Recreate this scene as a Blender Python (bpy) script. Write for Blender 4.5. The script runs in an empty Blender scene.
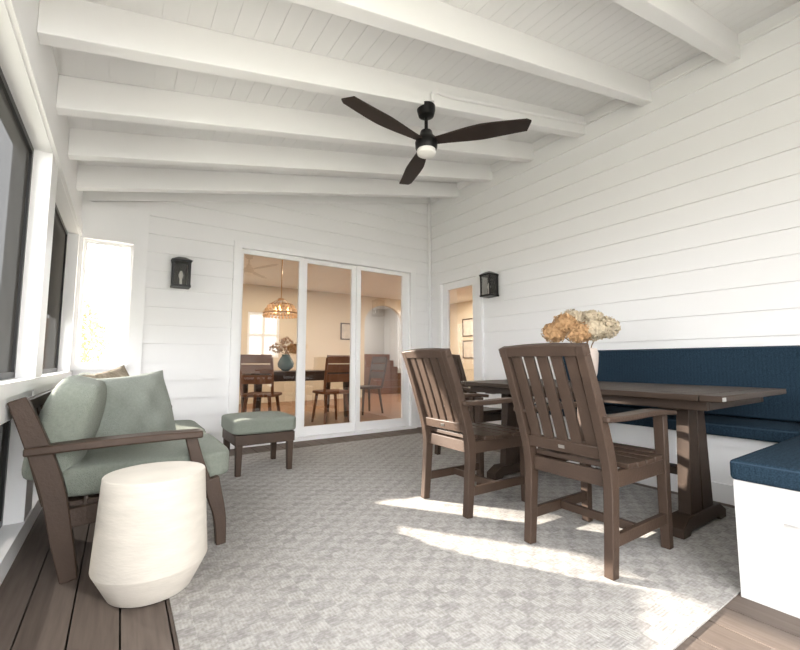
import bpy, bmesh, math, random
from mathutils import Vector, Matrix
random.seed(7)
COL = bpy.context.collection
SC = bpy.context.scene
R = math.radians

# ------------------------------------------------------------------ materials
def lin(c):
    out = []
    for v in c:
        v = v/255.0
        out.append(v/12.92 if v <= .04045 else ((v+.055)/1.055)**2.4)
    return out
def newmat(name):
    m = bpy.data.materials.new(name); m.use_nodes = True
    nt = m.node_tree; nt.nodes.clear()
    return m, nt, nt.nodes.new, nt.links.new
def mat(name, col, rough=.5, var=.06, scale=6, stretch=(1,1,1), bump=0, bscale=80, metal=0, sheen=0, emis=0, spec=.5):
    m, nt, N, L = newmat(name)
    out = N('ShaderNodeOutputMaterial'); p = N('ShaderNodeBsdfPrincipled')
    tc = N('ShaderNodeTexCoord'); mp = N('ShaderNodeMapping'); mp.inputs['Scale'].default_value = stretch
    L(tc.outputs['Object'], mp.inputs['Vector'])
    nz = N('ShaderNodeTexNoise'); nz.inputs['Scale'].default_value = scale; nz.inputs['Detail'].default_value = 5
    L(mp.outputs[0], nz.inputs['Vector'])
    mx = N('ShaderNodeMix'); mx.data_type = 'RGBA'
    c = lin(col)
    mx.inputs[6].default_value = [max(0, v*(1-var)) for v in c]+[1]
    mx.inputs[7].default_value = [min(1, v*(1+var)) for v in c]+[1]
    L(nz.outputs['Fac'], mx.inputs[0]); L(mx.outputs[2], p.inputs['Base Color'])
    p.inputs['Roughness'].default_value = rough; p.inputs['Metallic'].default_value = metal
    p.inputs['Specular IOR Level'].default_value = spec
    if sheen:
        p.inputs['Sheen Weight'].default_value = sheen
    if emis:
        L(mx.outputs[2], p.inputs['Emission Color']); p.inputs['Emission Strength'].default_value = emis
    if bump:
        n2 = N('ShaderNodeTexNoise'); n2.inputs['Scale'].default_value = bscale; n2.inputs['Detail'].default_value = 3
        L(mp.outputs[0], n2.inputs['Vector'])
        b = N('ShaderNodeBump'); b.inputs['Strength'].default_value = bump; b.inputs['Distance'].default_value = .01
        L(n2.outputs['Fac'], b.inputs['Height']); L(b.outputs[0], p.inputs['Normal'])
    L(p.outputs[0], out.inputs[0])
    return m
def glass_mat(name, tint=(1,1,1), base=.06):
    m, nt, N, L = newmat(name)
    out = N('ShaderNodeOutputMaterial'); t = N('ShaderNodeBsdfTransparent'); g = N('ShaderNodeBsdfGlossy')
    t.inputs[0].default_value = (*tint, 1); g.inputs['Roughness'].default_value = .01
    lw = N('ShaderNodeLayerWeight'); lw.inputs[0].default_value = .5
    pw = N('ShaderNodeMath'); pw.operation = 'POWER'; pw.inputs[1].default_value = 5; L(lw.outputs['Facing'], pw.inputs[0])
    ma = N('ShaderNodeMath'); ma.operation = 'MULTIPLY_ADD'; ma.inputs[1].default_value = .92-base; ma.inputs[2].default_value = base; L(pw.outputs[0], ma.inputs[0])
    mx = N('ShaderNodeMixShader'); L(ma.outputs[0], mx.inputs[0]); L(t.outputs[0], mx.inputs[1]); L(g.outputs[0], mx.inputs[2])
    L(mx.outputs[0], out.inputs[0]); return m
def screen_mat(name, lo, hi, ca=(76,75,73), cb2=(92,90,87)):
    """woven mesh: threads close up at a grazing angle, open when seen square on"""
    m, nt, N, L = newmat(name)
    out = N('ShaderNodeOutputMaterial'); t = N('ShaderNodeBsdfTransparent'); d = N('ShaderNodeBsdfDiffuse')
    nz = N('ShaderNodeTexNoise'); nz.inputs['Scale'].default_value = 3
    tc = N('ShaderNodeTexCoord'); L(tc.outputs['Object'], nz.inputs['Vector'])
    mxc = N('ShaderNodeMix'); mxc.data_type = 'RGBA'
    mxc.inputs[6].default_value = (*lin(ca), 1); mxc.inputs[7].default_value = (*lin(cb2), 1)
    L(nz.outputs['Fac'], mxc.inputs[0]); L(mxc.outputs[2], d.inputs[0])
    lw = N('ShaderNodeLayerWeight'); lw.inputs[0].default_value = .5
    mr = N('ShaderNodeMapRange'); mr.inputs[1].default_value = .45; mr.inputs[2].default_value = .70; mr.inputs[3].default_value = lo; mr.inputs[4].default_value = hi
    L(lw.outputs['Facing'], mr.inputs[0])
    mx = N('ShaderNodeMixShader'); L(mr.outputs[0], mx.inputs[0])
    L(t.outputs[0], mx.inputs[1]); L(d.outputs[0], mx.inputs[2]); L(mx.outputs[0], out.inputs[0]); return m
def rug_mat():
    m, nt, N, L = newmat('rug_weave')
    out = N('ShaderNodeOutputMaterial'); p = N('ShaderNodeBsdfPrincipled'); p.inputs['Roughness'].default_value = .95
    p.inputs['Specular IOR Level'].default_value = .1
    tc = N('ShaderNodeTexCoord')
    nw = N('ShaderNodeTexNoise'); nw.inputs['Scale'].default_value = 40; nw.inputs['Detail'].default_value = 2; L(tc.outputs['Object'], nw.inputs['Vector'])
    vs = N('ShaderNodeVectorMath'); vs.operation = 'SCALE'; vs.inputs['Scale'].default_value = .012; L(nw.outputs['Color'], vs.inputs[0])
    va = N('ShaderNodeVectorMath'); va.operation = 'ADD'; L(tc.outputs['Object'], va.inputs[0]); L(vs.outputs[0], va.inputs[1])
    off = N('ShaderNodeMapping'); off.inputs['Location'].default_value = (0,0,.031); off.inputs['Scale'].default_value = (.8,1.1,1); L(va.outputs[0], off.inputs[0])
    ck = N('ShaderNodeTexChecker'); ck.inputs['Scale'].default_value = 16.5; L(off.outputs[0], ck.inputs['Vector'])
    # warp lines in one set of squares, weft lines in the other
    wx = N('ShaderNodeTexWave'); wx.wave_type = 'BANDS'; wx.bands_direction = 'X'; wx.inputs['Scale'].default_value = 26; wx.inputs['Distortion'].default_value = 1; L(tc.outputs['Object'], wx.inputs['Vector'])
    wy = N('ShaderNodeTexWave'); wy.wave_type = 'BANDS'; wy.bands_direction = 'Y'; wy.inputs['Scale'].default_value = 26; wy.inputs['Distortion'].default_value = 1; L(tc.outputs['Object'], wy.inputs['Vector'])
    sel = N('ShaderNodeMix'); sel.data_type = 'FLOAT'; L(ck.outputs['Fac'], sel.inputs[0]); L(wx.outputs['Fac'], sel.inputs[2]); L(wy.outputs['Fac'], sel.inputs[3])
    nf = N('ShaderNodeTexNoise'); nf.inputs['Scale'].default_value = 70; nf.inputs['Detail'].default_value = 4; L(tc.outputs['Object'], nf.inputs['Vector'])
    ns = N('ShaderNodeTexNoise'); ns.inputs['Scale'].default_value = 5; ns.inputs['Detail'].default_value = 3; L(tc.outputs['Object'], ns.inputs['Vector'])
    base = N('ShaderNodeMix'); base.data_type = 'RGBA'
    base.inputs[6].default_value = (*lin((188,185,181)),1); base.inputs[7].default_value = (*lin((170,167,164)),1)
    # squares fade in and out across the rug
    fd = N('ShaderNodeMapRange'); fd.inputs[1].default_value = .35; fd.inputs[2].default_value = .62; fd.inputs[3].default_value = .35; fd.inputs[4].default_value = 1
    L(ns.outputs['Fac'], fd.inputs[0])
    fm = N('ShaderNodeMath'); fm.operation = 'MULTIPLY'; L(ck.outputs['Fac'], fm.inputs[0]); L(fd.outputs[0], fm.inputs[1]); L(fm.outputs[0], base.inputs[0])
    m1 = N('ShaderNodeMix'); m1.data_type = 'RGBA'; m1.blend_type = 'MULTIPLY'
    r1 = N('ShaderNodeMapRange'); r1.inputs[3].default_value = .24; r1.inputs[4].default_value = 0; L(sel.outputs[0], r1.inputs[0])
    L(r1.outputs[0], m1.inputs[0]); L(base.outputs[2], m1.inputs[6]); m1.inputs[7].default_value = (*lin((206,203,201)),1)
    m2 = N('ShaderNodeMix'); m2.data_type = 'RGBA'; m2.blend_type = 'MULTIPLY'
    r2 = N('ShaderNodeMapRange'); r2.inputs[1].default_value = .35; r2.inputs[2].default_value = .65; r2.inputs[3].default_value = 0; r2.inputs[4].default_value = .9
    L(nf.outputs['Fac'], r2.inputs[0]); L(r2.outputs[0], m2.inputs[0])
    L(m1.outputs[2], m2.inputs[6]); m2.inputs[7].default_value = (*lin((216,214,212)), 1)
    L(m2.outputs[2], p.inputs['Base Color'])
    b = N('ShaderNodeBump'); b.inputs['Strength'].default_value = .2; b.inputs['Distance'].default_value = .004
    L(sel.outputs[0], b.inputs['Height']); L(b.outputs[0], p.inputs['Normal'])
    L(p.outputs[0], out.inputs[0]); return m
def deck_mat():
    m, nt, N, L = newmat('deck_board')
    out = N('ShaderNodeOutputMaterial'); p = N('ShaderNodeBsdfPrincipled'); p.inputs['Roughness'].default_value = .65
    p.inputs['Specular IOR Level'].default_value = .2
    tc = N('ShaderNodeTexCoord'); mp = N('ShaderNodeMapping'); mp.inputs['Scale'].default_value = (14, .9, 1); L(tc.outputs['Object'], mp.inputs[0])
    n1 = N('ShaderNodeTexNoise'); n1.inputs['Scale'].default_value = 4; n1.inputs['Detail'].default_value = 8; L(mp.outputs[0], n1.inputs['Vector'])
    oi = N('ShaderNodeNewGeometry')
    mx = N('ShaderNodeMix'); mx.data_type = 'RGBA'
    mx.inputs[6].default_value = (*lin((84,74,67)), 1); mx.inputs[7].default_value = (*lin((126,114,106)), 1)
    L(n1.outputs['Fac'], mx.inputs[0])
    m2 = N('ShaderNodeMix'); m2.data_type = 'RGBA'; m2.blend_type = 'MULTIPLY'
    L(oi.outputs['Random Per Island'], m2.inputs[0]); L(mx.outputs[2], m2.inputs[6]); m2.inputs[7].default_value = (.82,.8,.79,1)
    L(m2.outputs[2], p.inputs['Base Color'])
    b = N('ShaderNodeBump'); b.inputs['Strength'].default_value = .25; b.inputs['Distance'].default_value = .004
    L(n1.outputs['Fac'], b.inputs['Height']); L(b.outputs[0], p.inputs['Normal'])
    L(p.outputs[0], out.inputs[0]); return m
def rib_mat(name, col):
    m, nt, N, L = newmat(name)
    out = N('ShaderNodeOutputMaterial'); p = N('ShaderNodeBsdfPrincipled'); p.inputs['Roughness'].default_value = .95
    p.inputs['Specular IOR Level'].default_value = .1
    tc = N('ShaderNodeTexCoord')
    wv = N('ShaderNodeTexWave'); wv.wave_type = 'BANDS'; wv.bands_direction = 'Y'; wv.inputs['Scale'].default_value = 14; wv.inputs['Distortion'].default_value = .6
    L(tc.outputs['Object'], wv.inputs['Vector'])
    nf = N('ShaderNodeTexNoise'); nf.inputs['Scale'].default_value = 180; nf.inputs['Detail'].default_value = 2; L(tc.outputs['Object'], nf.inputs['Vector'])
    s = N('ShaderNodeMath'); s.operation = 'MULTIPLY_ADD'; s.inputs[1].default_value = .07; L(wv.outputs['Fac'], s.inputs[0]); L(nf.outputs['Fac'], s.inputs[2])
    mr = N('ShaderNodeMapRange'); mr.inputs[1].default_value = .35; mr.inputs[2].default_value = .75; L(s.outputs[0], mr.inputs[0])
    mx = N('ShaderNodeMix'); mx.data_type = 'RGBA'; c = lin(col)
    mx.inputs[6].default_value = (c[0]*.62,c[1]*.62,c[2]*.64,1); mx.inputs[7].default_value = (c[0]*1.4,c[1]*1.38,c[2]*1.35,1)
    L(mr.outputs[0], mx.inputs[0]); L(mx.outputs[2], p.inputs['Base Color'])
    b = N('ShaderNodeBump'); b.inputs['Strength'].default_value = .15; b.inputs['Distance'].default_value = .004
    L(s.outputs[0], b.inputs['Height']); L(b.outputs[0], p.inputs['Normal'])
    L(p.outputs[0], out.inputs[0]); return m

M = dict(
    white = mat('white_paint', (242,241,240), .5, .012, 3, spec=.35),
    bench = mat('dimmed_white_paint', (204,203,201), .6, .015, 3, spec=.25),  # white paint darkened to offset the strong light on the near bench
    ceil = mat('ceiling_paint', (239,238,237), .6, .015, 3, spec=.3),
    siding = mat('siding_paint', (240,239,238), .6, .012, 2, bump=.03, bscale=120, spec=.3),
    deck = deck_mat(), dark = mat('under_deck', (30,28,26), .9),
    rug = rug_mat(),
    brown = mat('brown_lumber', (66,52,43), .48, .26, 9, (1,1,1), bump=.15, bscale=90, spec=.3),
    brown_t = mat('brown_lumber_table', (56,44,36), .5, .26, 6, (6,.6,6), bump=.08, bscale=60, spec=.25),
    sage = mat('sage_fabric', (129,134,124), .95, .2, 90, bump=.7, bscale=260, sheen=.1, spec=.1),
    sage_l = mat('sage_fabric_light', (138,143,135), .95, .2, 90, bump=.7, bscale=260, sheen=.1, spec=.1),
    pattern = mat('patterned_fabric', (160,148,132), .95, .8, 45, bump=.3, bscale=400, spec=.1),
    navy = rib_mat('navy_fabric', (36,52,65)),
    navy_p = mat('navy_piping', (48,64,78), .9, .1, 60, spec=.1),
    stone = mat('pale_stone', (206,199,188), .85, .14, 9, (1,1,4), bump=.12, bscale=34, spec=.2),
    black = mat('black_metal', (22,21,21), .4, .1, 20, metal=.4),
    shade = mat('charcoal_sun_block', (82,80,77), .95, .06, 40, spec=.1),  # colour of the added sun-blocking panel
    fan = mat('dark_walnut_blade', (46,37,33), .5, .2, 12, (1,1,1), spec=.3),
    opal = mat('opal_glass', (236,233,228), .3, .01, 4, emis=.05),
    glass = glass_mat('window_glass', (.92,.93,.93), .19), lglass = glass_mat('lantern_glass', (.75,.75,.73)),
    screen = screen_mat('insect_screen', .33, .965), screen2 = screen_mat('lower_screen', .93, .98),
    dimming = screen_mat('dimming_sheet', .9, .97, (206,200,190), (220,214,204)),  # for the added sheet that dims the indoor window
    ceramic = mat('cream_ceramic', (210,196,186), .35, .05, 8),
    hyd1 = mat('dried_tan_petal', (190,152,112), .9, .3, 30, spec=.1),
    hyd2 = mat('dried_cream_petal', (210,194,168), .9, .22, 30, spec=.1),
    stem = mat('dry_stem', (128,100,66), .9, .2, 20),
    metal = mat('brushed_nickel', (190,188,184), .3, .04, 30, metal=1),
    iwall = mat('warm_interior_paint', (216,202,180), .8, .03, 2),
    ifloor = mat('interior_oak', (132,94,66), .35, .25, 5, (10,.7,1)),
    iblue = mat('hall_paint', (206,204,200), .8, .04, 2),
    wood = mat('interior_wood', (122,74,44), .4, .25, 6, (1,1,5)),
    dwood = mat('dark_interior_wood', (66,45,32), .4, .2, 6, (5,1,1)),
    brass = mat('warm_brass', (196,150,86), .3, .06, 20, metal=.9),
    bulb = mat('lit_bulb', (255,204,130), .4, .01, 3, emis=8),
    bead = mat('amber_bead', (226,180,122), .4, .25, 60, emis=.3),
    teal = mat('teal_glaze', (64,104,108), .25, .1, 10),
    grass = mat('pale_lawn', (150,150,140), .95, .25, 3, bump=.2, bscale=30),
    bark = mat('bark', (120,104,92), .95, .25, 12, (4,4,1), bump=.4, bscale=30),
    leaf = mat('autumn_leaf', (180,146,114), .8, .25, 3),
    needle = mat('evergreen_needle', (44,52,42), .9, .35, 3),
    art = mat('abstract_print', (206,196,184), .7, .35, 9),
)

# ------------------------------------------------------------------ mesh helpers
def catmull(pts, n=6):
    out = []
    P = [Vector(p) for p in pts]
    for i in range(len(P)-1):
        p0 = P[max(i-1,0)]; p1 = P[i]; p2 = P[i+1]; p3 = P[min(i+2,len(P)-1)]
        for k in range(n):
            t = k/n
            out.append(.5*((2*p1)+(p2-p0)*t+(2*p0-5*p1+4*p2-p3)*t*t+(3*p1-p0-3*p2+p3)*t**3))
    out.append(P[-1]); return out
def curvepoly(path, widths, n=5):
    """closed 2-D outline around a centre line of varying width"""
    pts = catmull([(p[0], p[1], w) for p, w in zip(path, widths)], n)
    a, b = [], []
    for i, p in enumerate(pts):
        q0 = pts[max(i-1,0)]; q1 = pts[min(i+1,len(pts)-1)]
        d = Vector((q1.x-q0.x, q1.y-q0.y)); d.normalize()
        nn = Vector((-d.y, d.x))*p.z/2
        a.append((p.x+nn.x, p.y+nn.y)); b.append((p.x-nn.x, p.y-nn.y))
    return a+b[::-1]
class MB:
    def __init__(s): s.v = []; s.f = []
    def add(s, vs, fs, mtx=None):
        o = len(s.v)
        for v in vs:
            v = Vector(v)
            s.v.append(mtx @ v if mtx else v)
        s.f += [tuple(i+o for i in f) for f in fs]
        return s
    def box(s, x0,x1,y0,y1,z0,z1, mtx=None):
        return s.add([(x0,y0,z0),(x1,y0,z0),(x1,y1,z0),(x0,y1,z0),(x0,y0,z1),(x1,y0,z1),(x1,y1,z1),(x0,y1,z1)],
              [(0,3,2,1),(4,5,6,7),(0,1,5,4),(1,2,6,5),(2,3,7,6),(3,0,4,7)], mtx)
    def prism(s, pts, axis, a0, a1, mtx=None):
        n = len(pts)
        def mk(p, a):
            return {'y':(p[0],a,p[1]), 'x':(a,p[0],p[1]), 'z':(p[0],p[1],a)}[axis]
        vs = [mk(p,a0) for p in pts]+[mk(p,a1) for p in pts]
        fs = [tuple(range(n)), tuple(range(2*n-1,n-1,-1))]+[(i,(i+1)%n,(i+1)%n+n,i+n) for i in range(n)]
        return s.add(vs, fs, mtx)
    def bar(s, p, q, w, t, up=(0,0,1), w2=None, t2=None):
        p = Vector(p); q = Vector(q); d = (q-p).normalized(); sd = d.cross(Vector(up))
        if sd.length < 1e-4: sd = d.cross(Vector((0,1,0)))
        sd.normalize(); u = sd.cross(d); vs = []
        for c, ww, tt in ((p,w,t),(q,w2 or w,t2 or t)):
            for a,b in ((-1,-1),(1,-1),(1,1),(-1,1)): vs.append(c+sd*a*ww/2+u*b*tt/2)
        return s.add(vs, [(0,1,2,3),(7,6,5,4),(0,4,5,1),(1,5,6,2),(2,6,7,3),(3,7,4,0)])
    def tube(s, path, r, n=8):
        P = [Vector(p) for p in path]; rr = r if isinstance(r,(list,tuple)) else [r]*len(P)
        o = []; fs = []; vs = []
        ref = Vector((.3,.2,1)).normalized()
        for i, p in enumerate(P):
            d = (P[min(i+1,len(P)-1)]-P[max(i-1,0)]).normalized()
            a = d.cross(ref)
            if a.length < .05: a = d.cross(Vector((1,0,0)))
            a.normalize(); b = d.cross(a)
            for k in range(n):
                t = 2*math.pi*k/n; vs.append(p+(a*math.cos(t)+b*math.sin(t))*rr[i])
        for i in range(len(P)-1):
            for k in range(n):
                fs.append((i*n+k, i*n+(k+1)%n, (i+1)*n+(k+1)%n, (i+1)*n+k))
        fs.append(tuple(range(n))); fs.append(tuple((len(P)-1)*n+k for k in range(n)))
        return s.add(vs, fs)
    def lathe(s, prof, n=40, c=(0,0,0), wob=0):
        vs = []; fs = []
        for i,(r,z) in enumerate(prof):
            for k in range(n):
                t = 2*math.pi*k/n; rr = r*(1+wob*math.sin(3*t+i*.4))
                vs.append((c[0]+rr*math.cos(t), c[1]+rr*math.sin(t), c[2]+z))
        for i in range(len(prof)-1):
            for k in range(n): fs.append((i*n+k, i*n+(k+1)%n, (i+1)*n+(k+1)%n, (i+1)*n+k))
        fs.append(tuple(range(n))); fs.append(tuple((len(prof)-1)*n+k for k in range(n)))
        return s.add(vs, fs)
    def cushion(s, sx, sy, sz, mtx, p=7, bulge=.12, n=12):
        bm = bmesh.new(); bmesh.ops.create_cube(bm, size=2)
        bmesh.ops.subdivide_edges(bm, edges=bm.edges[:], cuts=n, use_grid_fill=True)
        vs = []
        for v in bm.verts:
            x,y,z = v.co
            l = (abs(x)**p+abs(y)**p+abs(z)**p)**(1/p)
            x,y,z = x/l,y/l,z/l
            z *= 1-bulge+bulge*(1-x*x)*(1-y*y)*2
            vs.append(mtx @ Vector((x*sx/2, y*sy/2, z*sz/2)))
        fs = [tuple(w.index for w in f.verts) for f in bm.faces]
        bm.free(); return s.add(vs, fs)
    def rbox(s, sx, sy, sz, r, mtx):
        """upholstered slab: box with evenly rounded edges of radius r"""
        bm = bmesh.new(); bmesh.ops.create_cube(bm, size=2)
        for v in bm.verts: v.co = Vector((v.co.x*sx/2, v.co.y*sy/2, v.co.z*sz/2))
        bmesh.ops.bevel(bm, geom=bm.edges[:], offset=r, segments=4, profile=.5, affect='EDGES')
        bm.verts.ensure_lookup_table(); bm.verts.index_update()
        vs = [mtx @ v.co for v in bm.verts]; fs = [tuple(w.index for w in f.verts) for f in bm.faces]
        bm.free(); return s.add(vs, fs)
    def pillow(s, w, h, t, mtx, n=22):
        vs = []; fs = []
        for sgn in (1,-1):
            o = len(vs)
            for i in range(n+1):
                for j in range(n+1):
                    a = -1+2*i/n; b = -1+2*j/n
                    th = (max(0,1-abs(a)**2.6)*max(0,1-abs(b)**2.6))**.55
                    x = a*w/2*(1-.07*(1-b*b)); y = b*h/2*(1-.07*(1-a*a))
                    wr = (.006*math.sin(9*a+4*b)+.005*math.sin(5*b-7*a+1))*th
                    vs.append(mtx @ Vector((x, y, sgn*(t/2*th+.004)+wr)))
            for i in range(n):
                for j in range(n):
                    k = o+i*(n+1)+j; fs.append((k,k+1,k+n+2,k+n+1))
        m = (n+1)**2
        edge = [i*(n+1) for i in range(n+1)]+[n*(n+1)+j for j in range(1,n+1)]+[i*(n+1)+n for i in range(n-1,-1,-1)]+[j for j in range(n-1,0,-1)]
        for a,b in zip(edge, edge[1:]+edge[:1]): fs.append((a,b,b+m,a+m))
        return s.add(vs, fs)
    def build(s, name, mt, parent=None, bev=0, off=(0,0,0), ang=40, kind=None, smooth=True):
        me = bpy.data.meshes.new(name); off = Vector(off)
        me.from_pydata([v-off for v in s.v], [], s.f)
        bm = bmesh.new(); bm.from_mesh(me); bmesh.ops.recalc_face_normals(bm, faces=bm.faces[:]); bm.to_mesh(me); bm.free()
        if smooth:
            for p in me.polygons: p.use_smooth = True
            me.set_sharp_from_angle(angle=R(ang))
        me.materials.append(mt)
        o = bpy.data.objects.new(name, me); COL.objects.link(o)
        if parent: o.parent = parent
        if bev:
            b = o.modifiers.new('bevel','BEVEL'); b.width = bev; b.segments = 2; b.limit_method = 'ANGLE'; b.angle_limit = R(40)
        if kind: o['kind'] = kind
        return o
def tag(o, label, cat, group=None):
    o['label'] = label; o['category'] = cat
    if group: o['group'] = group
    return o
def thing(name, label, cat, loc=(0,0,0), rotz=0, group=None):
    o = bpy.data.objects.new(name, None); COL.objects.link(o); o.empty_display_size = .1
    o.location = loc; o.rotation_euler = (0,0,rotz); return tag(o, label, cat, group)
def copy_tree(o, parent=None):
    c = o.copy(); COL.objects.link(c)
    if parent: c.parent = parent
    for ch in list(o.children): copy_tree(ch, c)
    return c
def S(mb, name, mt, bev=0, parent=None, smooth=False):
    return mb.build(name, mt, parent, bev, kind='structure', smooth=smooth)

# ------------------------------------------------------------------ the room
H = .90
XL, XR, YB, YF = -.36, 3.71, 4.65, -.9
def cb(x): return 2.28+.215*(x+.34)        # underside of the rafters
def cz(x): return cb(x)+.19                # underside of the ceiling boards

fl = MB(); x = -.52
while x < 3.83:
    fl.box(x, min(x+.136,3.86), YF-.1, YB+.02, -.03, 0); x += .142
S(fl, 'floor', M['deck'])
S(MB().box(-.55,3.86,YF-.1,YB+.1,-.2,-.032), 'trim_1', M['dark'])

ce = MB(); x = XL-.2
while x < XR+.15:
    x1 = x+.105
    ce.add([(x,YF-.2,cz(x)),(x1,YF-.2,cz(x1)),(x1,YB+.12,cz(x1)),(x,YB+.12,cz(x)),
            (x,YF-.2,cz(x)+.02),(x1,YF-.2,cz(x1)+.02),(x1,YB+.12,cz(x1)+.02),(x,YB+.12,cz(x)+.02)],
           [(0,3,2,1),(4,5,6,7),(0,1,5,4),(1,2,6,5),(2,3,7,6),(3,0,4,7)])
    x += .1072
ce.prism([(XL-.3,cz(XL-.3)+.004),(XR+.2,cz(XR+.2)+.004),(XR+.2,cz(XR+.2)+.1),(XL-.3,cz(XL-.3)+.1)], 'y', YF-.3, YB+.2)
S(ce, 'ceiling', M['ceil'])
nb = 2
BY = [4.07-.6175*k for k in range(9)]
for y in BY:
    b = MB().prism([(XL,cb(XL)),(XR,cb(XR)),(XR,cz(XR)),(XL,cz(XL))], 'y', y-.042, y+.042)
    S(b, 'trim_%d'%nb, M['white'], .004); nb += 1

E = .18
LIP = .017
def board_back(mb, x0, x1, zb, zt, k):
    def off(z): return YB-(.002+LIP*(1-(z-k*E)/E))
    xc = lambda z: (z-2.47)/.215-.34
    lb, lt = max(x0,xc(zb)), max(x0,xc(zt))
    if lt >= x1: return
    mb.add([(lb,off(zb),zb),(x1,off(zb),zb),(x1,off(zt),zt),(lt,off(zt),zt),(lb,YB+.01,zb),(x1,YB+.01,zb)],
           [(0,1,2,3),(0,4,5,1)])
DX0, DX1, DZ = .96, 3.40, 2.22
wb = MB()
for k in range(0, 19):
    zb, zt = k*E, (k+1)*E
    cuts = [zb]+([DZ] if zb < DZ < zt else [])+[zt]
    for a,b in zip(cuts, cuts[1:]):
        if (a+b)/2 < DZ:
            board_back(wb, .165, DX0, a, b, k); board_back(wb, DX1, XR, a, b, k)
        else: board_back(wb, .165, XR, a, b, k)
y0, y1 = YB+.005, YB+.12
WX0, WX1, WZ0, WZ1 = -.33, .05, .88, 2.03
wb.box(XL-.16,DX0,y0,y1,-.1,WZ0); wb.box(WX1,DX0,y0,y1,WZ0,WZ1); wb.box(XL-.16,WX0,y0,y1,WZ0,WZ1)
wb.prism([(XL-.16,WZ1),(DX0,WZ1),(DX0,cz(DX0)),(XL-.16,cz(XL-.16))],'y',y0,y1)
wb.prism([(DX0,DZ-.06),(DX1-.02,DZ-.06),(DX1-.02,cz(DX1-.02)),(DX0,cz(DX0))],'y',y0,y1)
wb.prism([(DX1-.02,-.1),(XR+.12,-.1),(XR+.12,cz(XR)),(DX1-.02,cz(DX1))],'y',y0,y1)
S(wb, 'wall_back', M['siding'])
# trim of the back wall: corner boards, sill, frieze
t = MB(); t.box(WX1,.165,YB-.026,YB+.004,0,cz(.1)-.12); t.box(XL,WX1,YB-.026,YB+.004,WZ1,cz(XL)-.09); t.box(XL,WX1,YB-.026,YB+.004,0,WZ0-.05)
t.box(XL,WX0,YB-.026,YB+.004,WZ0,WZ1); t.box(XL,WX1-.001,YB-.05,YB+.02,WZ0-.05,WZ0)
S(t, 'trim_20', M['white'])
S(MB().prism([(XL,cz(XL)-.1),(XR-.023,cz(XR)-.1),(XR-.023,cz(XR)),(XL,cz(XL))],'y',YB-.03,YB), 'trim_21', M['white'])
S(MB().box(XR-.07,XR-.021,YB-.032,YB-.021,0,cz(XR)-.12), 'trim_22', M['white'])
S(MB().box(WX0,WX1,YB+.05,YB+.07,WZ0,WZ0+.02).box(WX0,WX1,YB+.05,YB+.07,WZ1-.03,WZ1).box(WX0,WX0+.025,YB+.05,YB+.07,WZ0+.02,WZ1-.03).box(WX1-.025,WX1,YB+.05,YB+.07,WZ0+.02,WZ1-.03), 'window_1', M['white'])

# right wall with lap siding and door opening
RY0, RY1, RZ = 3.60, 4.46, 2.07
wr = MB()
def board_right(mb, a0, a1, zb, zt, k):
    def off(z): return XR-(.002+LIP*(1-(z-k*E)/E))
    mb.add([(off(zb),a0,zb),(off(zb),a1,zb),(off(zt),a1,zt),(off(zt),a0,zt),(XR+.01,a0,zb),(XR+.01,a1,zb)],[(0,1,2,3),(0,4,5,1)])
for k in range(0, 19):
    zb, zt = k*E, min((k+1)*E, cz(XR))
    cuts = [zb]+([RZ] if zb < RZ < zt else [])+[zt]
    for a,b in zip(cuts, cuts[1:]):
        if (a+b)/2 < RZ:
            board_right(wr, YF, RY0, a, b, k); board_right(wr, RY1, YB, a, b, k)
        else: board_right(wr, YF, YB, a, b, k)
x0, x1 = XR+.005, XR+.12
wr.box(x0,x1,YF,RY0,-.1,cz(XR)); wr.box(x0,x1,RY1-.02,YB,-.1,cz(XR)); wr.box(x0,x1,RY0,RY1-.02,RZ-.06,cz(XR))
S(wr, 'wall_right', M['siding'])
S(MB().box(XR-.026,XR,YF,YB,cz(XR)-.09,cz(XR)), 'trim_23', M['white'])

# left wall: header, posts, rails, screens
wl = MB()
wl.box(-.52,XL,YF,YB+.02,2.03,cz(XL)+.0)
wl.box(XL-.01,XL+.018,YF,YB-.03,2.035,2.14)
posts = [(-.9,-.72),(1.0,1.16),(2.83,3.05),(4.54,4.64)]
for a,b in posts: wl.box(-.52,XL,a,b,0,2.03)
wl.box(-.50,XL+.014,YF,YB-.03,.765,.82); wl.box(-.49,XL-.006,YF,YB-.03,.66,.764)
wl.box(-.50,XL+.006,YF,YB-.03,.001,.10)
S(wl, 'wall_left', M['white'])
nw = 2
for (a,b) in ((1.16,2.83),(3.05,4.54),(-.72,1.0)):
    for (z0,z1) in ((.82,2.03),(.10,.66)):
        w = MB(); w.box(-.462,-.438,a,b,z0,z0+.03); w.box(-.462,-.438,a,b,z1-.03,z1); w.box(-.462,-.438,a,a+.03,z0+.03,z1-.03); w.box(-.462,-.438,b-.03,b,z0+.03,z1-.03)
        wo = S(w, 'window_%d'%nw, M['black'])
        s = MB().add([(-.45,a,z0),(-.45,b,z0),(-.45,b,z1),(-.45,a,z1)],[(0,1,2,3)])
        S(s, 'screen', M['screen'] if z0 > .5 else M['screen2'], parent=wo)
        if z0 > .5 and a > 3:      # added panel outside the far screen, keeps sun off the near bench end
            S(MB().box(-.480,-.474,a+.004,b-.004,1.29,2.0).box(-.488,-.470,a+.004,b-.004,1.27,1.29), 'sun_block_panel', M['shade'], parent=wo)
        nw += 1
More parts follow.
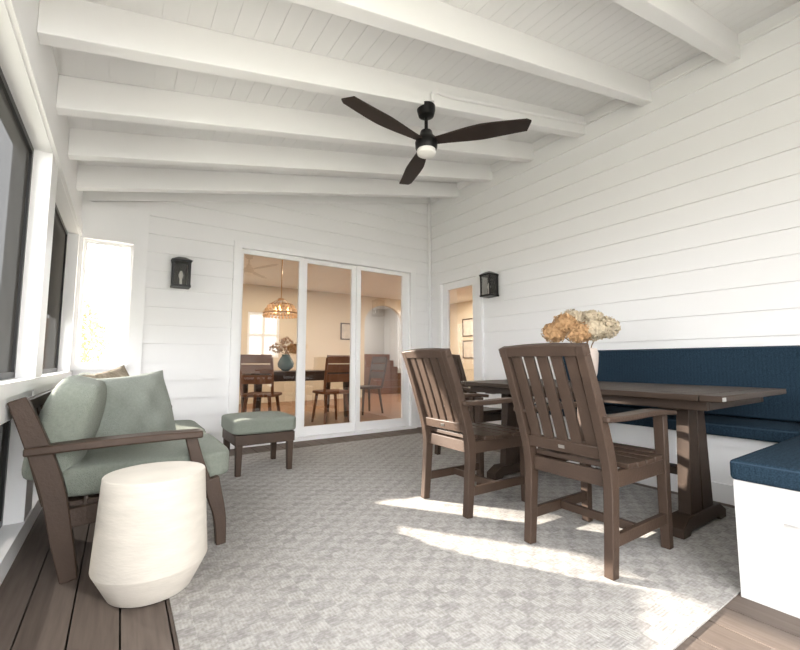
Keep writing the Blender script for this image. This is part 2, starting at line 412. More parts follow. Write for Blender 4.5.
# front of the porch behind the camera: header, open bay, post, and an unseen solid end added to cut light on the right
wf = MB(); wf.prism([(-.52,2.6),(XR+.12,2.6),(XR+.12,cz(XR)),(-.52,cz(-.52)+.02)],'y',YF-.12,YF)
wf.box(1.3,1.45,YF-.12,YF,-.1,2.6); wf.box(2.1,XR+.12,YF-.12,YF,-.1,2.6); wf.box(1.45,2.1,YF-.12,YF,-.1,1.0)
S(wf, 'wall_front', M['siding'])

# ------------------------------------------------------------------ sliding door and side door
d1 = bpy.data.objects.new('door_1', None); COL.objects.link(d1); d1['kind'] = 'structure'
f = MB(); f.box(DX0,DX0+.085,YB-.045,YB+.1,.035,DZ-.07); f.box(DX1-.085,DX1,YB-.045,YB+.1,.035,DZ-.07); f.box(DX0,DX1,YB-.045,YB+.1,DZ-.07,DZ)
f.box(DX0,DX1,YB-.06,YB+.12,0,.035)
S(f, 'door_frame', M['white'], 0, d1)
for i,(a,b) in enumerate(((1.03,1.77),(1.77,2.49),(2.49,3.33))):
    yy = YB+.01+(.03 if i == 1 else 0)
    st = .055
    ga, gb = a+(.045 if i == 0 else st), b-st
    if i == 2: ga, gb = 2.55, 3.21
    g = MB(); g.box(a,ga,yy,yy+.04,.035,DZ-.07); g.box(gb,b,yy,yy+.04,.035,DZ-.07); g.box(ga,gb,yy,yy+.04,.035,.14); g.box(ga,gb,yy,yy+.04,DZ-.12,DZ-.07)
    po = S(g, 'door_panel', M['white'], 0, d1)
    yg = yy+.02
    S(MB().add([(ga,yg,.14),(gb,yg,.14),(gb,yg,DZ-.12),(ga,yg,DZ-.12)],[(0,1,2,3)]), 'glass', M['glass'], 0, po)
    if i == 2:
        S(MB().box(a+.015,a+.04,yy-.03,yy-.001,.92,1.14), 'handle', M['white'], .004, po)
d2 = bpy.data.objects.new('door_2', None); COL.objects.link(d2); d2['kind'] = 'structure'
f = MB(); f.box(XR-.05,XR+.1,RY0,RY0+.085,.03,RZ-.085); f.box(XR-.05,XR+.1,RY1-.085,RY1,.03,RZ-.085); f.box(XR-.05,XR+.1,RY0,RY1,RZ-.085,RZ); f.box(XR-.05,XR+.12,RY0,RY1,0,.03)
S(f, 'door_frame', M['white'], 0, d2)
g = MB(); a, b = RY0+.085, RY1-.085
dx = XR-.012
g.box(dx,dx+.04,a,a+.10,.03,RZ-.085); g.box(dx,dx+.04,b-.10,b,.03,RZ-.085); g.box(dx,dx+.04,a+.10,b-.10,.03,.26); g.box(dx,dx+.04,a+.10,b-.10,RZ-.18,RZ-.085)
po = S(g, 'door_panel', M['white'], 0, d2)
S(MB().add([(dx+.02,a+.10,.26),(dx+.02,b-.10,.26),(dx+.02,b-.10,RZ-.18),(dx+.02,a+.10,RZ-.18)],[(0,1,2,3)]), 'glass', M['glass'], 0, po)
S(MB().tube([(dx-.001,b-.04,.95),(dx-.04,b-.04,.95),(dx-.045,b-.115,.95)],.009), 'handle', M['metal'], 0, po, True)

# ------------------------------------------------------------------ house interior behind the glass
S(MB().box(.9,8,YB+.12,9.2,-.1,.01).box(XR+.12,8,2.8,YB+.12,-.1,.01).box(4.6,7,9.2,11.2,-.1,.01), 'floor', M['ifloor'])
S(MB().box(.8,8.1,YB+.12,9.3,2.6,2.7).box(XR+.12,8.1,2.7,YB+.12,2.6,2.7).box(4.6,7,9.3,11.3,2.6,2.7), 'ceiling', M['white'])
S(MB().box(.8,.9,YB+.12,9.3,-.1,2.6), 'wall_interior_left', M['iwall'])
ar = [(5.15,2.6),(6.35,2.6)]+[(5.75+.6*math.cos(R(t)), 1.9+.5*math.sin(R(t))) for t in range(0,181,12)]
IX0, IX1, IZ0, IZ1 = 2.25, 2.95, 1.0, 2.0
w = MB().box(.8,IX0,9.2,9.3,0,2.6).box(IX0,IX1,9.2,9.3,0,IZ0).box(IX0,IX1,9.2,9.3,IZ1,2.6).box(IX1,5.15,9.2,9.3,0,2.6).box(6.35,8.1,9.2,9.3,0,2.6).prism(ar,'y',9.2,9.3)
S(w, 'wall_interior_back', M['iwall'])
S(MB().box(8,8.1,2.7,9.3,-.1,2.6), 'wall_interior_right', M['iwall'])
S(MB().box(XR+.12,8.1,2.7,2.8,-.1,2.6), 'wall_interior_front', M['iwall'])
S(MB().box(4.6,7,11.2,11.3,0,2.6).box(4.5,4.6,9.3,11.3,0,2.6).box(7,7.1,9.3,11.3,0,2.6), 'wall_hall', M['iblue'])
# short flight of stairs in the hall beyond the arch
for_st = MB()
for k in range(6): for_st.box(6.0,6.98,9.75+.22*k,9.75+.22*(k+1),.01,.19*(k+1))
S(for_st, 'trim_24', M['wood'])
w = MB()
for a in (IX0,IX0+.325,IX1-.05): w.box(a,a+.05,9.22,9.28,IZ0,IZ1)
for z in (IZ0,IZ0+.475,IZ1-.05): w.box(IX0,IX1,9.225,9.275,z,z+.05)
wo = S(w, 'window_9', M['white'])
S(MB().add([(IX0,9.285,IZ0),(IX1,9.285,IZ0),(IX1,9.285,IZ1),(IX0,9.285,IZ1)],[(0,1,2,3)]), 'dimming_sheet', M['dimming'], parent=wo)  # added sheet, only there to dim this bright window

def ladder(label, loc, rz, mt):
    t = thing('dining_chair', label, 'chair', loc, rz)
    MB().cushion(.46,.46,.05, Matrix.Translation((0,0,.45)), 6, 0, 6).build('seat', mt, t)
    for sx in (-1,1):
        for sy in (-1,1):
            MB().tube([(sx*.21,sy*.2,0),(sx*.16,sy*.15,.44)],[.017,.024]).build('leg', mt, t)
    b = MB()
    for sy in (-1,1): b.tube([(-.19,sy*.2,.45),(-.24,sy*.21,.7),(-.29,sy*.21,.95)],.02,8)
    for z,xx in ((.93,-.285),(.80,-.26),(.66,-.23)): b.bar((xx,-.21,z),(xx,.21,z),.022,.115)
    b.build('backrest', mt, t)
    return t
TX, TY = 2.40, 6.55
t = thing('dining_table', 'dark wooden dining table in the house behind the sliding glass door', 'table', (TX,TY,.01))
MB().box(-.85,.85,-.5,.5,.70,.75).build('tabletop', M['dwood'], t, .006)
MB().box(-.75,.75,-.42,.42,.60,.70).build('apron', M['dwood'], t)
for sx in (-1,1):
    for sy in (-1,1): MB().bar((sx*.72,sy*.39,0),(sx*.72,sy*.39,.62),.06,.06,(0,1,0),.10,.10).build('leg', M['dwood'], t)
ladder('brown ladder-back chair at the left end of the indoor table', (1.62,5.72,.01), R(55), M['wood'])
ladder('brown ladder-back chair in front of the indoor table, behind middle glass panel', (2.62,5.68,.01), R(92), M['wood'])
ladder('dark ladder-back chair at the right end of the indoor table', (3.60,6.35,.01), R(185), M['dwood'])
v = thing('vase', 'round teal vase on the indoor dining table', 'vase', (2.2,6.5,.76))
MB().lathe([(.05,0),(.12,.06),(.13,.12),(.09,.2),(.06,.24),(.07,.26)],24).build('body', M['teal'], v)
def petals(mb, c, r, n, sz):
    for _ in range(n):
        d = Vector((random.gauss(0,1),random.gauss(0,1),random.gauss(0,1))).normalized()
        p = Vector(c)+Vector((d.x*r, d.y*r, d.z*r*.85))*random.uniform(.72,1.02)
        a = d.orthogonal().normalized(); a = Matrix.Rotation(random.uniform(0,6.28),3,d) @ a
        tl = (a+d*random.uniform(-.5,.7)).normalized(); b = d.cross(a)
        s = sz*random.uniform(.7,1.2)
        mb.add([p, p+tl*s*.5+b*s*.45, p+tl*s, p+tl*s*.5-b*s*.45],[(0,1,2,3)])
bq = thing('bouquet','warm toned flower bouquet in the teal vase indoors','flowers',(2.2,6.5,1.0))
h = MB()
for dx_,dy,dz in ((-.15,0,.12),(0,0,.22),(.14,.03,.14),(.04,-.1,.1)): petals(h,(dx_,dy,dz),.1,60,.05)
h.build('flower_head', M['hyd1'], bq)
h = MB()
for dx_ in (-.15,0,.14): h.tube([(0,0,.025),(dx_,0,.1)],.005,5)
h.build('stem', M['stem'], bq)
c = thing('chandelier', 'warm glowing tiered bead chandelier hanging above the indoor table', 'chandelier', (2.1,6.5,1.66))
MB().tube([(0,0,.24),(0,0,.93)],.009,6).build('rod', M['brass'], c)
rg = MB()
for z,r in ((.02,.27),(.16,.18),(.25,.04)):
    pts = [(r*math.cos(R(t)), r*math.sin(R(t)), z) for t in range(0,361,15)]
    rg.tube(pts,.012,6)
for t in range(0,360,60): rg.tube([(.27*math.cos(R(t)),.27*math.sin(R(t)),.02),(.18*math.cos(R(t)),.18*math.sin(R(t)),.16),(0.03*math.cos(R(t)),.03*math.sin(R(t)),.25)],.006,5)
rg.build('ring', M['brass'], c)
bd = MB()
for z,r,n_ in ((-.02,.26,28),(.03,.255,28),(.08,.23,24),(.13,.20,20)):
    for k in range(n_):
        a = 2*math.pi*k/n_; cx_, cy_ = r*math.cos(a), r*math.sin(a)
        bd.lathe([(.004,-.024),(.02,-.012),(.022,0),(.02,.012),(.004,.024)],6,(cx_,cy_,z))
bd.build('beads', M['bead'], c)
for t in range(0,360,120):
    MB().lathe([(.014,0),(.03,.03),(.025,.06),(.004,.10)],10,(.12*math.cos(R(t)),.12*math.sin(R(t)),.03)).build('bulb', M['bulb'], c)
def picture(label, loc, w, h, axis, grp=None):
    t = thing('picture_frame', label, 'picture', loc, 0 if axis == 'y' else R(-90), grp)
    f = MB(); f.box(-w/2,w/2,-.02,0,h/2-.03,h/2); f.box(-w/2,w/2,-.02,0,-h/2,-h/2+.03); f.box(-w/2,-w/2+.03,-.02,0,-h/2+.03,h/2-.03); f.box(w/2-.03,w/2,-.02,0,-h/2+.03,h/2-.03)
    f.build('frame', M['dwood'], t); MB().box(-w/2+.03,w/2-.03,-.008,0,-h/2+.03,h/2-.03).build('print', M['art'], t)
picture('small dark framed print on the far indoor wall, seen through middle glass', (4.62,9.2,1.66), .3, .42, 'y')
picture('upper framed print seen through the side door glass', (8,8.35,1.86), .5, .5, 'x')
picture('lower framed print seen through the side door glass', (8,8.35,1.25), .5, .5, 'x')

# ------------------------------------------------------------------ rug
rug = tag(MB().box(.2,3.16,.652,4.22,.001,.007).build('rug', M['rug'], None, off=(1.7,2.4,0)), 'large grey woven area rug covering the deck under the furniture', 'rug')
rug.location = (1.7,2.4,0)
Z = .008

# ------------------------------------------------------------------ dining chairs
def make_chair(label):
    t = thing('dining_chair', label, 'chair')
    mt = M['brown']
    pp = [(-.25,0),(-.232,.22),(-.228,.43),(-.300,.68),(-.405,.965)]; ww = [.046,.052,.058,.052,.042]
    for sy in (-1,1):
        MB().prism(curvepoly(pp,ww),'y',sy*.205-.021,sy*.205+.021).build('back_leg', mt, t, .004)
        MB().bar((.25,sy*.205,0),(.25,sy*.205,.632),.042,.042,(0,1,0),.046,.05).build('front_leg', mt, t, .004)
        MB().prism(curvepoly([(-.30,.652),(-.1,.648),(.15,.652),(.33,.640)],[.024,.026,.026,.022]),'y',sy*.215-.036,sy*.215+.036).build('arm', mt, t, .006)
    th = math.atan2(.105,.285)
    mtx = Matrix.Translation((-.392,0,.925)) @ Matrix.Rotation(-th,4,'Y')
    pts = [(-.231,-.004),(.231,-.004),(.231,.040)]+[(.231-.462*k/10, .040+.011*(1-(1-2*k/10)**2)) for k in range(1,10)]+[(-.231,.040)]
    MB().prism(pts,'x',-.018,.018,mtx).build('top_rail', mt, t, .004)
    MB().box(-.018,.018,-.19,.19,-.028,.028, Matrix.Translation((-.245,0,.505)) @ Matrix.Rotation(R(-12),4,'Y')).build('lower_rail', mt, t, .004)
    full = catmull([(p[0],p[1],0) for p in pp],10)
    sl = [(p.x,p.y) for p in full if .49 < p.y < .945]
    for k in range(5):
        yc = -.146+.073*k
        MB().prism(curvepoly(sl,[.016]*len(sl),1),'y',yc-.027,yc+.027).build('back_slat', mt, t, .003)
    s = MB()
    for k in range(6):
        xa = -.215+.082*k; zc = .447-.012*math.sin(math.pi*(k+.5)/6)
        hw = .236 if 0 < k < 5 else .182
        s.box(xa,xa+.075,-hw,hw,zc-.012,zc+.012)
    s.build('seat', mt, t, .004)
    fr = MB()
    for sy in (-1,1): fr.box(-.205,.229,sy*.205-.014,sy*.205+.014,.355,.424)
    fr.box(.23,.255,-.184,.184,.355,.424); fr.box(-.232,-.208,-.184,.184,.355,.424)
    fr.build('seat_frame', mt, t, .003)
    for sy in (-1,1): MB().box(-.225,.23,sy*.205-.012,sy*.205+.012,.115,.165).build('stretcher', mt, t, .003)
    MB().box(-.012,.012,-.192,.192,.12,.16).build('stretcher', mt, t, .003)
    MB().box(-.0205,-.0185,-.016,.016,-.008,.008, Matrix.Translation((-.245,0,.505)) @ Matrix.Rotation(R(-12),4,'Y')).build('nameplate', M['metal'], t)
    return t
ch = make_chair('brown slat-back armchair nearest the camera, pulled up to the table')
ch.location = (1.98,1.19,Z)
c2 = copy_tree(ch); c2.location = (1.955,2.01,Z); c2.rotation_euler = (0,0,R(-1))
c2['label'] = 'brown slat-back armchair second along the table, before the sliding door'
c3 = copy_tree(ch); c3.location = (2.80,2.92,Z); c3.rotation_euler = (0,0,R(-90))
c3['label'] = 'brown slat-back armchair at the far end of the table, mostly hidden'
for c in (ch,c2,c3): c['group'] = 'brown armchairs at the porch table'

# ------------------------------------------------------------------ dining table
TX0, TX1, TY0, TY1 = 2.29, 3.26, .74, 2.55
t = thing('dining_table', 'long dark brown slatted trestle table with vase of dried flowers', 'table', (2.75,1.65,Z))
off = (2.75,1.65,0); bt = M['brown_t']
tp = MB(); n = 7; w = (TX1-TX0)/n
for k in range(n): tp.box(TX0+k*w+.002,TX0+(k+1)*w-.002,TY0+.1,TY1-.1,.705,.735)
tp.box(TX0,TX1,TY0,TY0+.096,.705,.735); tp.box(TX0,TX1,TY1-.096,TY1,.705,.735)
tp.build('tabletop', bt, t, .004, off)
ap = MB(); ap.box(TX0+.07,TX0+.1,TY0+.09,TY1-.09,.655,.704); ap.box(TX1-.1,TX1-.07,TY0+.09,TY1-.09,.655,.704); ap.box(TX0+.1,TX1-.1,TY0+.09,TY0+.12,.655,.704); ap.box(TX0+.1,TX1-.1,TY1-.12,TY1-.09,.655,.704)
ap.build('apron', bt, t, .003, off)
for yc in (1.02,2.28):
    l = MB(); cx = 2.67
    l.box(cx-.28,cx+.28,yc-.045,yc+.045,.645,.703)
    for sx in (-1,1):
        l.prism([(cx+sx*.004,.08),(cx+sx*.145,.08),(cx+sx*.100,.65),(cx+sx*.004,.65)],'y',yc-.032,yc+.032)
    l.prism([(cx-.28,.0),(cx-.2,0),(cx-.18,.02),(cx+.18,.02),(cx+.2,0),(cx+.28,0),(cx+.28,.045),(cx+.2,.09),(cx-.2,.09),(cx-.28,.045)],'y',yc-.045,yc+.045)
    l.build('leg', bt, t, .004, off)
MB().box(2.625,2.715,1.053,2.247,.26,.30).build('stretcher', bt, t, .003, off)
MB().box(TX0-.002,TX0+.03,TY0-.003,TY0+.002,.711,.728).build('end_tag', M['metal'], t, 0, off)

# vase and dried hydrangeas on the table
VX, VY, VZ = 2.82, 1.74, .735+Z
vs = thing('vase', 'cream ceramic vase of dried hydrangeas on the brown table', 'vase', (VX,VY,VZ))
MB().lathe([(.055,0),(.066,.01),(.085,.08),(.094,.16),(.098,.22),(.088,.255),(.082,.258),(.084,.24),(.07,.12),(.05,.03),(0.001,.025)],40).build('body', M['ceramic'], vs)
ra = Vector((.827,-.562,0)); fa = Vector((.562,.827,0))
heads = [(-.205,.02,.375,.09,1,'tan dried hydrangea head drooping at far left of the bunch'),
         (-.15,-.04,.435,.085,1,'tan dried hydrangea head left of centre in the bunch'),
         (-.05,.06,.47,.095,2,'cream dried hydrangea head at the top of the bunch'),
         (-.06,-.07,.37,.09,1,'tan dried hydrangea head low at front left above the vase rim'),
         (.04,-.07,.395,.10,2,'cream dried hydrangea head at the front centre of the bunch'),
         (.09,.06,.465,.10,2,'cream dried hydrangea head at upper right of the bunch'),
         (.16,-.02,.41,.095,2,'cream dried hydrangea head at far right of the bunch')]
for a,b,z,r,k,lb in heads:
    ft = thing('dried_hydrangea', lb, 'flower', (VX,VY,VZ+.25), 0, 'dried hydrangeas in the cream vase')
    c = ra*a+fa*b+Vector((0,0,z-.25))
    MB().tube(catmull([(ra*a*.15+fa*b*.15+Vector((0,0,-.2))), (ra*a*.35+fa*b*.35+Vector((0,0,.03))), c],5),.004,6).build('stem', M['stem'], ft)
    hm = MB(); petals(hm, c, r, 1300, .019); hm.lathe([(.01,-r*.5),(r*.6,-r*.22),(r*.68,.1*r),(r*.42,r*.55),(.01,r*.62)],14,c)
    hm.build('flower_head', M['hyd1'] if k == 1 else M['hyd2'], ft, smooth=False)

# ------------------------------------------------------------------ built-in benches
bn = thing('bench', 'built-in white bench with long navy seat and back pads along right wall', 'bench', (3.4,1.6,0)); off = (3.4,1.6,0)
BX = 3.26
b = MB().box(BX,XR-.04,.67,2.52,0,.43); b.build('base', M['white'], bn, .003, off)
p = MB()
for a,c in ((.67,1.25),(1.31,1.88),(1.94,2.52)):
    for q in ((BX-.018,BX,a,c,.36,.43),(BX-.018,BX,a,c,0,.12),(BX-.018,BX,a,a+.07,.12,.36),(BX-.018,BX,c-.07,c,.12,.36)): p.box(*q)
p.build('front_panel', M['white'], bn, 0, off)
MB().rbox(.50,1.86,.08,.018, Matrix.Translation((3.42,1.6,.472))).build('seat_cushion', M['navy'], bn, 0, off)
MB().tube([(3.174,.69,.500),(3.174,2.51,.500)],.005,6).build('piping', M['navy_p'], bn, 0, off)
MB().rbox(.075,1.86,.49,.02, Matrix.Translation((3.625,1.6,.762)) @ Matrix.Rotation(R(3),4,'Y')).build('back_cushion', M['navy'], bn, 0, off)
MB().tube([(3.600,.69,.998),(3.600,2.51,.998)],.005,6).build('piping', M['navy_p'], bn, 0, off)
b2 = thing('bench', 'short white panelled bench end with navy cushion in right foreground', 'bench', (2.9,.36,0)); off = (2.9,.36,0)
NX = 2.055
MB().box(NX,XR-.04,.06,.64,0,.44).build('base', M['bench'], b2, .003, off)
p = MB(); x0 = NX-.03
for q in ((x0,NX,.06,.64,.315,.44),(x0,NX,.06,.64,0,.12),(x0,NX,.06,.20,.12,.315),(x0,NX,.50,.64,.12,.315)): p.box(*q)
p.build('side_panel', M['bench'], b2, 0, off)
MB().rbox(1.68,.60,.078,.016, Matrix.Translation((2.845,.345,.480))).build('seat_cushion', M['navy'], b2, 0, off)
MB().tube([(2.01,.06,.508),(2.01,.638,.508)],.005,6).build('piping', M['navy_p'], b2, 0, off)

# ------------------------------------------------------------------ loveseat
SY0, SY1 = 2.23, 3.72
so = thing('loveseat', 'brown slatted loveseat with sage green cushions along the screened wall', 'sofa', (.1,2.97,0)); off = (.1,2.97,0); bw = M['brown']
for y, sg in ((SY0,1),(SY1,-1)):
    ya, yb = sorted((y, y+sg*.045))
    MB().prism(curvepoly([(-.13,.0),(-.165,.18),(-.205,.38),(-.27,.58),(-.335,.75)],[.06,.075,.08,.075,.06]),'y',ya,yb).build('back_leg', bw, so, .005, off)
    MB().prism(curvepoly([(.455,.008),(.445,.14),(.42,.24),(.40,.33)],[.045,.055,.068,.07]),'y',ya,yb).build('front_leg', bw, so, .005, off)
    MB().prism(curvepoly([(.37,.30),(.335,.42),(.30,.548)],[.07,.055,.05]),'y',*sorted((y+sg*.003,y+sg*.042))).build('arm_support', bw, so, .005, off)
    aa, ab = sorted((y-sg*.03, y+sg*.08))
    MB().prism(curvepoly([(-.30,.541),(-.1,.548),(.15,.553),(.35,.552)],[.032,.034,.034,.032]),'y',aa,ab).build('arm', bw, so, .007, off)
    MB().prism([(-.19,.21),(.43,.24),(.42,.325),(-.2,.285)],'y',*sorted((y+sg*.008,y+sg*.037))).build('side_rail', bw, so, .003, off)
MB().box(.405,.435,SY0+.046,SY1-.046,.235,.32).build('front_rail', bw, so, .003, off)
fr = MB()
for k in range(7): fr.box(-.17+.082*k,-.1+.082*k,SY0+.04,SY1-.04,.292,.312)
fr.build('seat_slats', bw, so, .002, off)
bk = MB()
for k in range(11):
    yc = SY0+.1+(SY1-SY0-.2)*k/10
    bk.bar((-.232,yc,.30),(-.335,yc,.69),.08,.018,(1,0,0))
bk.bar((-.337,SY0+.045,.705),(-.337,SY1-.045,.705),.028,.055)
bk.build('back_frame', bw, so, .003, off)
for k in range(2):
    yc = 2.62+.705*k
    MB().cushion(.72,.69,.145, Matrix.Translation((.145,yc,.386)), 10, .04).build('seat_cushion', M['sage'], so, 0, off)
    MB().cushion(.45,.645,.21, Matrix.Translation((-.19,yc-.01+.01*k,.60)) @ Matrix.Rotation(R(-75),4,'Y'), 7, .16).build('back_cushion', M['sage'], so, 0, off)
def pil(name, label, mt, w, hh, th, c, n, roll=0):
    n = Vector(n).normalized(); q = n.to_track_quat('Z','Y')
    o = thing(name, label, 'pillow', c)
    MB().pillow(w,hh,th, q.to_matrix().to_4x4() @ Matrix.Rotation(R(roll),4,'Z')).build('cover', mt, o)
    return o
pil('throw_pillow','plain sage throw pillow leaning on the loveseat back cushions', M['sage_l'], .54,.46,.19, (.07,2.845,.61), (.57,-.74,.28), 4)
pil('throw_pillow','beige patterned throw pillow tucked behind the sage pillow', M['pattern'], .42,.42,.14, (-.015,3.17,.655), (.75,-.55,.35), 9)

# ------------------------------------------------------------------ ottoman
ot = thing('ottoman', 'square sage cushioned ottoman on brown legs before the sliding door', 'ottoman', (1.01,3.66,Z))
for sx in (-1,1):
    for sy in (-1,1): MB().bar((sx*.205,sy*.215,0),(sx*.205,sy*.215,.29),.04,.04,(0,1,0),.055,.055).build('leg', bw, ot, .004)
fr = MB().box(-.238,.238,-.248,-.215,.235,.315).box(-.238,.238,.215,.248,.235,.315).box(-.238,-.205,-.215,.215,.235,.315).box(.205,.238,-.215,.215,.235,.315).box(-.205,.205,-.215,.215,.295,.312)
fr.build('frame', bw, ot, .004)
MB().cushion(.52,.54,.135, Matrix.Translation((0,0,.378)), 9, .1).build('cushion', M['sage'], ot)

# ------------------------------------------------------------------ stone side table
st = MB().lathe([(.144,0),(.147,.003),(.2015,.106),(.2025,.110),(.1815,.443),(.1795,.446),(.12,.447),(.001,.447)],80).build('side_table', M['stone'], None, ang=20)
st.location = (.145,1.985,Z); tag(st, 'pale stone drum side table beside the loveseat arm', 'side table')

# ------------------------------------------------------------------ ceiling fan
FX, FY, FZ = 1.735, 2.2175, 2.455
fz = cb(FX)-FZ
fn = thing('ceiling_fan', 'dark three-blade ceiling fan hanging from a white rafter', 'fan', (FX,FY,FZ))
MB().lathe([(.03,fz-.075),(.055,fz-.06),(.066,fz-.02),(.066,fz+.012)],32).build('canopy', M['black'], fn)
MB().tube([(0,0,.06),(0,0,fz-.06)],.013,12).build('downrod', M['black'], fn)
MB().lathe([(.02,.1),(.04,.095),(.05,.06),(.07,.04),(.080,.01),(.078,-.03),(.070,-.045),(.01,-.046)],40).build('motor_housing', M['black'], fn)
MB().lathe([(.066,-.044),(.068,-.062),(.064,-.076),(.050,-.085),(.01,-.088)],36).build('light', M['opal'], fn)
for a in (-54,66,188):
    n = 24; vs = []; fs = []
    for i in range(n+1):
        u = i/n; r = .06+.66*u
        wd = .064+.086*math.sin(min(1,u*1.6)*math.pi/2)**1.3-.09*max(0,u-.5)
        sw = -.006*math.sin(u*math.pi)+.022*u*u
        for s_ in (-1,1):
            # the tip is cut off at a slant: the trailing edge ends short of the leading edge
            rr = min(r, .06+.66*(.95 if s_ > 0 else 1.0)) if u > .9 else r
            if u > .96: wd_ = wd*(1-.35*(u-.96)/.04)
            else: wd_ = wd
            yy = sw+s_*wd_/2; zz = -.20*s_*wd_/2*(1-.3*u)+.015
            vs += [(rr,yy,zz+.005),(rr,yy,zz-.005)]
    for i in range(n):
        k = i*4; q = k+4
        fs += [(k,k+2,q+2,q),(k+1,q+1,q+3,k+3),(k,q,q+1,k+1),(k+2,k+3,q+3,q+2)]
    fs += [(0,1,3,2),(n*4,n*4+2,n*4+3,n*4+1)]
    MB().add(vs,fs,Matrix.Rotation(R(a),4,'Z')).build('blade', M['fan'], fn)
cd = MB(); yy = FY-.062
cd.tube(catmull([(FX+.01,yy,cb(FX)+.02),(FX+.015,yy,cb(FX)+.08),(FX+.06,yy,cb(FX)+.115),(FX+.14,yy,cb(FX)+.12),(FX+.4,yy,cb(FX+.4)+.085),(XR-.05,yy,cb(XR)+.085)],6),.014,8)
tag(cd.build('conduit', M['white']), 'thin white wiring conduit fixed along the rafter beside the fan', 'conduit')

# ------------------------------------------------------------------ wall lanterns
def lantern(label, loc, rz):
    t = thing('wall_lantern', label, 'lamp', loc, rz, 'black wall lanterns')
    b = M['black']          # local -y points into the room
    MB().box(-.06,.06,-.018,0,-.13,.13).build('backplate', b, t, .003)
    f = MB(); w, d = .072, .065; yc = -.095
    for sx in (-1,1):
        for sy in (-1,1): f.box(sx*w-.007,sx*w+.007,yc+sy*d-.007,yc+sy*d+.007,-.125,.105)
    f.box(-w-.012,w+.012,yc-d-.012,yc+d+.012,-.145,-.125)
    f.box(-w-.012,w+.012,yc-d-.012,yc+d+.012,.105,.12)
    f.build('frame', b, t)
    r = MB(); a = w+.02; c = d+.02
    r.add([(-a,yc-c,.12),(a,yc-c,.12),(a,yc+c-.02,.12),(-a,yc+c-.02,.12),(-.03,yc-.03,.155),(.03,yc-.03,.155),(.03,yc+.03,.155),(-.03,yc+.03,.155)],[(0,3,2,1),(4,5,6,7),(0,1,5,4),(1,2,6,5),(2,3,7,6),(3,0,4,7)])
    r.build('roof', b, t)
    g = MB()
    for s_ in (-1,1): g.add([(-w,yc+s_*d,-.125),(w,yc+s_*d,-.125),(w,yc+s_*d,.105),(-w,yc+s_*d,.105)],[(0,1,2,3)]); g.add([(s_*w,yc-d,-.125),(s_*w,yc+d,-.125),(s_*w,yc+d,.105),(s_*w,yc-d,.105)],[(0,1,2,3)])
    g.build('pane', M['lglass'], t)
    MB().lathe([(.012,-.125),(.012,-.06),(.02,-.04),(.022,-.02),(.008,.02)],14,(0,yc,0)).build('bulb', M['opal'], t)
    return t
lantern('black lantern on the back wall left of the sliding door', (.455,YB-.018,1.78), 0)
lantern('black lantern on the right wall beside the single glass door', (XR-.018,3.40,1.82), R(-90))

# ------------------------------------------------------------------ outside
S(MB().add([(-60,-60,-.45),(60,-60,-.45),(60,80,-.45),(-60,80,-.45)],[(0,1,2,3)]), 'ground', M['grass'])
def tree(label, loc, hh, n, rad):
    t = thing('tree', label, 'tree', loc)
    tr = MB(); tr.tube(catmull([(0,0,0),(.05,.03,hh*.35),(-.03,.05,hh*.7),(0,0,hh*.95)],5),[.11-.1*k/15 for k in range(16)],8)
    for k in range(7):
        a = k*2.4; z = hh*(.35+.07*k); tr.tube([(0,0,z),(math.cos(a)*rad*.6,math.sin(a)*rad*.6,z+.5)],[.035,.012],6)
    tr.build('trunk', M['bark'], t)
    lf = MB()
    for _ in range(n):
        d = Vector((random.gauss(0,1),random.gauss(0,1),random.gauss(0,1))).normalized()*random.uniform(.3,1)**.6
        p = Vector((d.x*rad, d.y*rad, hh*.66+d.z*hh*.36)); a = Vector((random.gauss(0,1),random.gauss(0,1),random.gauss(0,1))).normalized(); b = a.orthogonal().normalized(); s_ = .07
        lf.add([p,p+a*s_+b*s_*.5,p+a*s_*2,p+a*s_-b*s_*.5],[(0,1,2,3)])
    lf.build('foliage', M['leaf'], t, smooth=False)
tree('small golden autumn tree outside the narrow back opening', (-.95,11.5,-.45), 2.8, 1300, .75)
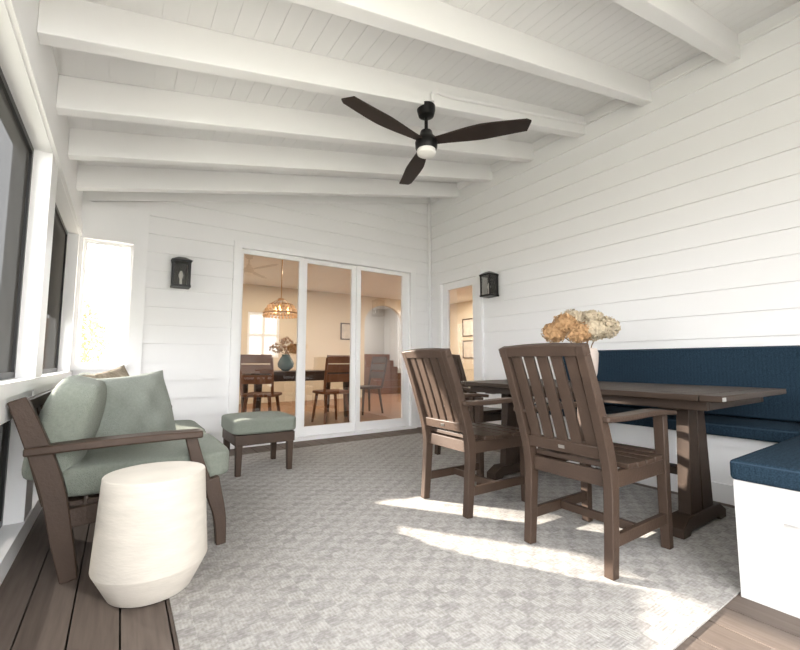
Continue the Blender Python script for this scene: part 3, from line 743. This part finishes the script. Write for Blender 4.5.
def conifer(label, loc, hh, rad, n):
    t = thing('tree', label, 'tree', loc, 0)
    MB().tube([(0,0,0),(0,0,hh*.97)],[.18,.03],8).build('trunk', M['bark'], t)
    lf = MB()
    for _ in range(n):
        u = random.random()**1.5; z = hh*(.03+.97*u); r = rad*(1-u)**.75*random.uniform(.35,1); a = random.uniform(0,6.283)
        p = Vector((r*math.cos(a), r*math.sin(a), z)); o = Vector((math.cos(a),math.sin(a),-.45)).normalized(); b = Vector((-math.sin(a),math.cos(a),random.uniform(-.5,.5)))
        s_ = .32; lf.add([p,p+o*s_*.6+b*s_*.4,p+o*s_*1.3,p+o*s_*.6-b*s_*.4],[(0,1,2,3)])
    lf.build('foliage', M['needle'], t, smooth=False)
conifer('tall dark evergreen outside, dimly seen through the nearest upper screen', (-6.0,15.0,-.45), 10.5, 1.5, 4200)

# ------------------------------------------------------------------ light
w = bpy.data.worlds.new('sky'); SC.world = w; w.use_nodes = True
bg = w.node_tree.nodes['Background']; bg.inputs[0].default_value = (.97,.982,1,1); bg.inputs[1].default_value = 10.2
sl = bpy.data.lights.new('sun','SUN'); sl.energy = 31; sl.angle = R(.7); sl.color = (1,.92,.81)
so_ = bpy.data.objects.new('sun', sl); COL.objects.link(so_)
e = R(17.4); dv = Vector((.573*math.cos(e),-.82*math.cos(e),-math.sin(e)))
so_.rotation_euler = dv.to_track_quat('-Z','Y').to_euler(); so_.location = (-6,12,8)
def lamp(name, loc, size, power, col):
    l = bpy.data.lights.new(name,'AREA'); l.energy = power; l.size = size; l.color = col
    o = bpy.data.objects.new(name,l); COL.objects.link(o); o.location = loc
lamp('indoor_light', (2.6,7.6,2.58), .9, 66, (1,.88,.71))
lamp('indoor_light', (5.6,6.6,2.58), .9, 76, (1,.88,.71))
lamp('indoor_light', (6.9,7.9,2.58), .6, 66, (1,.92,.8))  # added fill without a fixture, brightens the view through the side door
lamp('hall_lamp', (5.5,10.3,2.55), .6, 38, (1,.97,.93))

# ------------------------------------------------------------------ camera
cam = bpy.data.cameras.new('camera'); co = bpy.data.objects.new('camera', cam); COL.objects.link(co)
cam.sensor_width = 36; cam.lens = 410/800*36; cam.clip_start = .02
co.location = (0,0,H); co.rotation_euler = (R(90+5.16),0,R(-34.2)); SC.camera = co
SC.view_settings.view_transform = 'Standard'
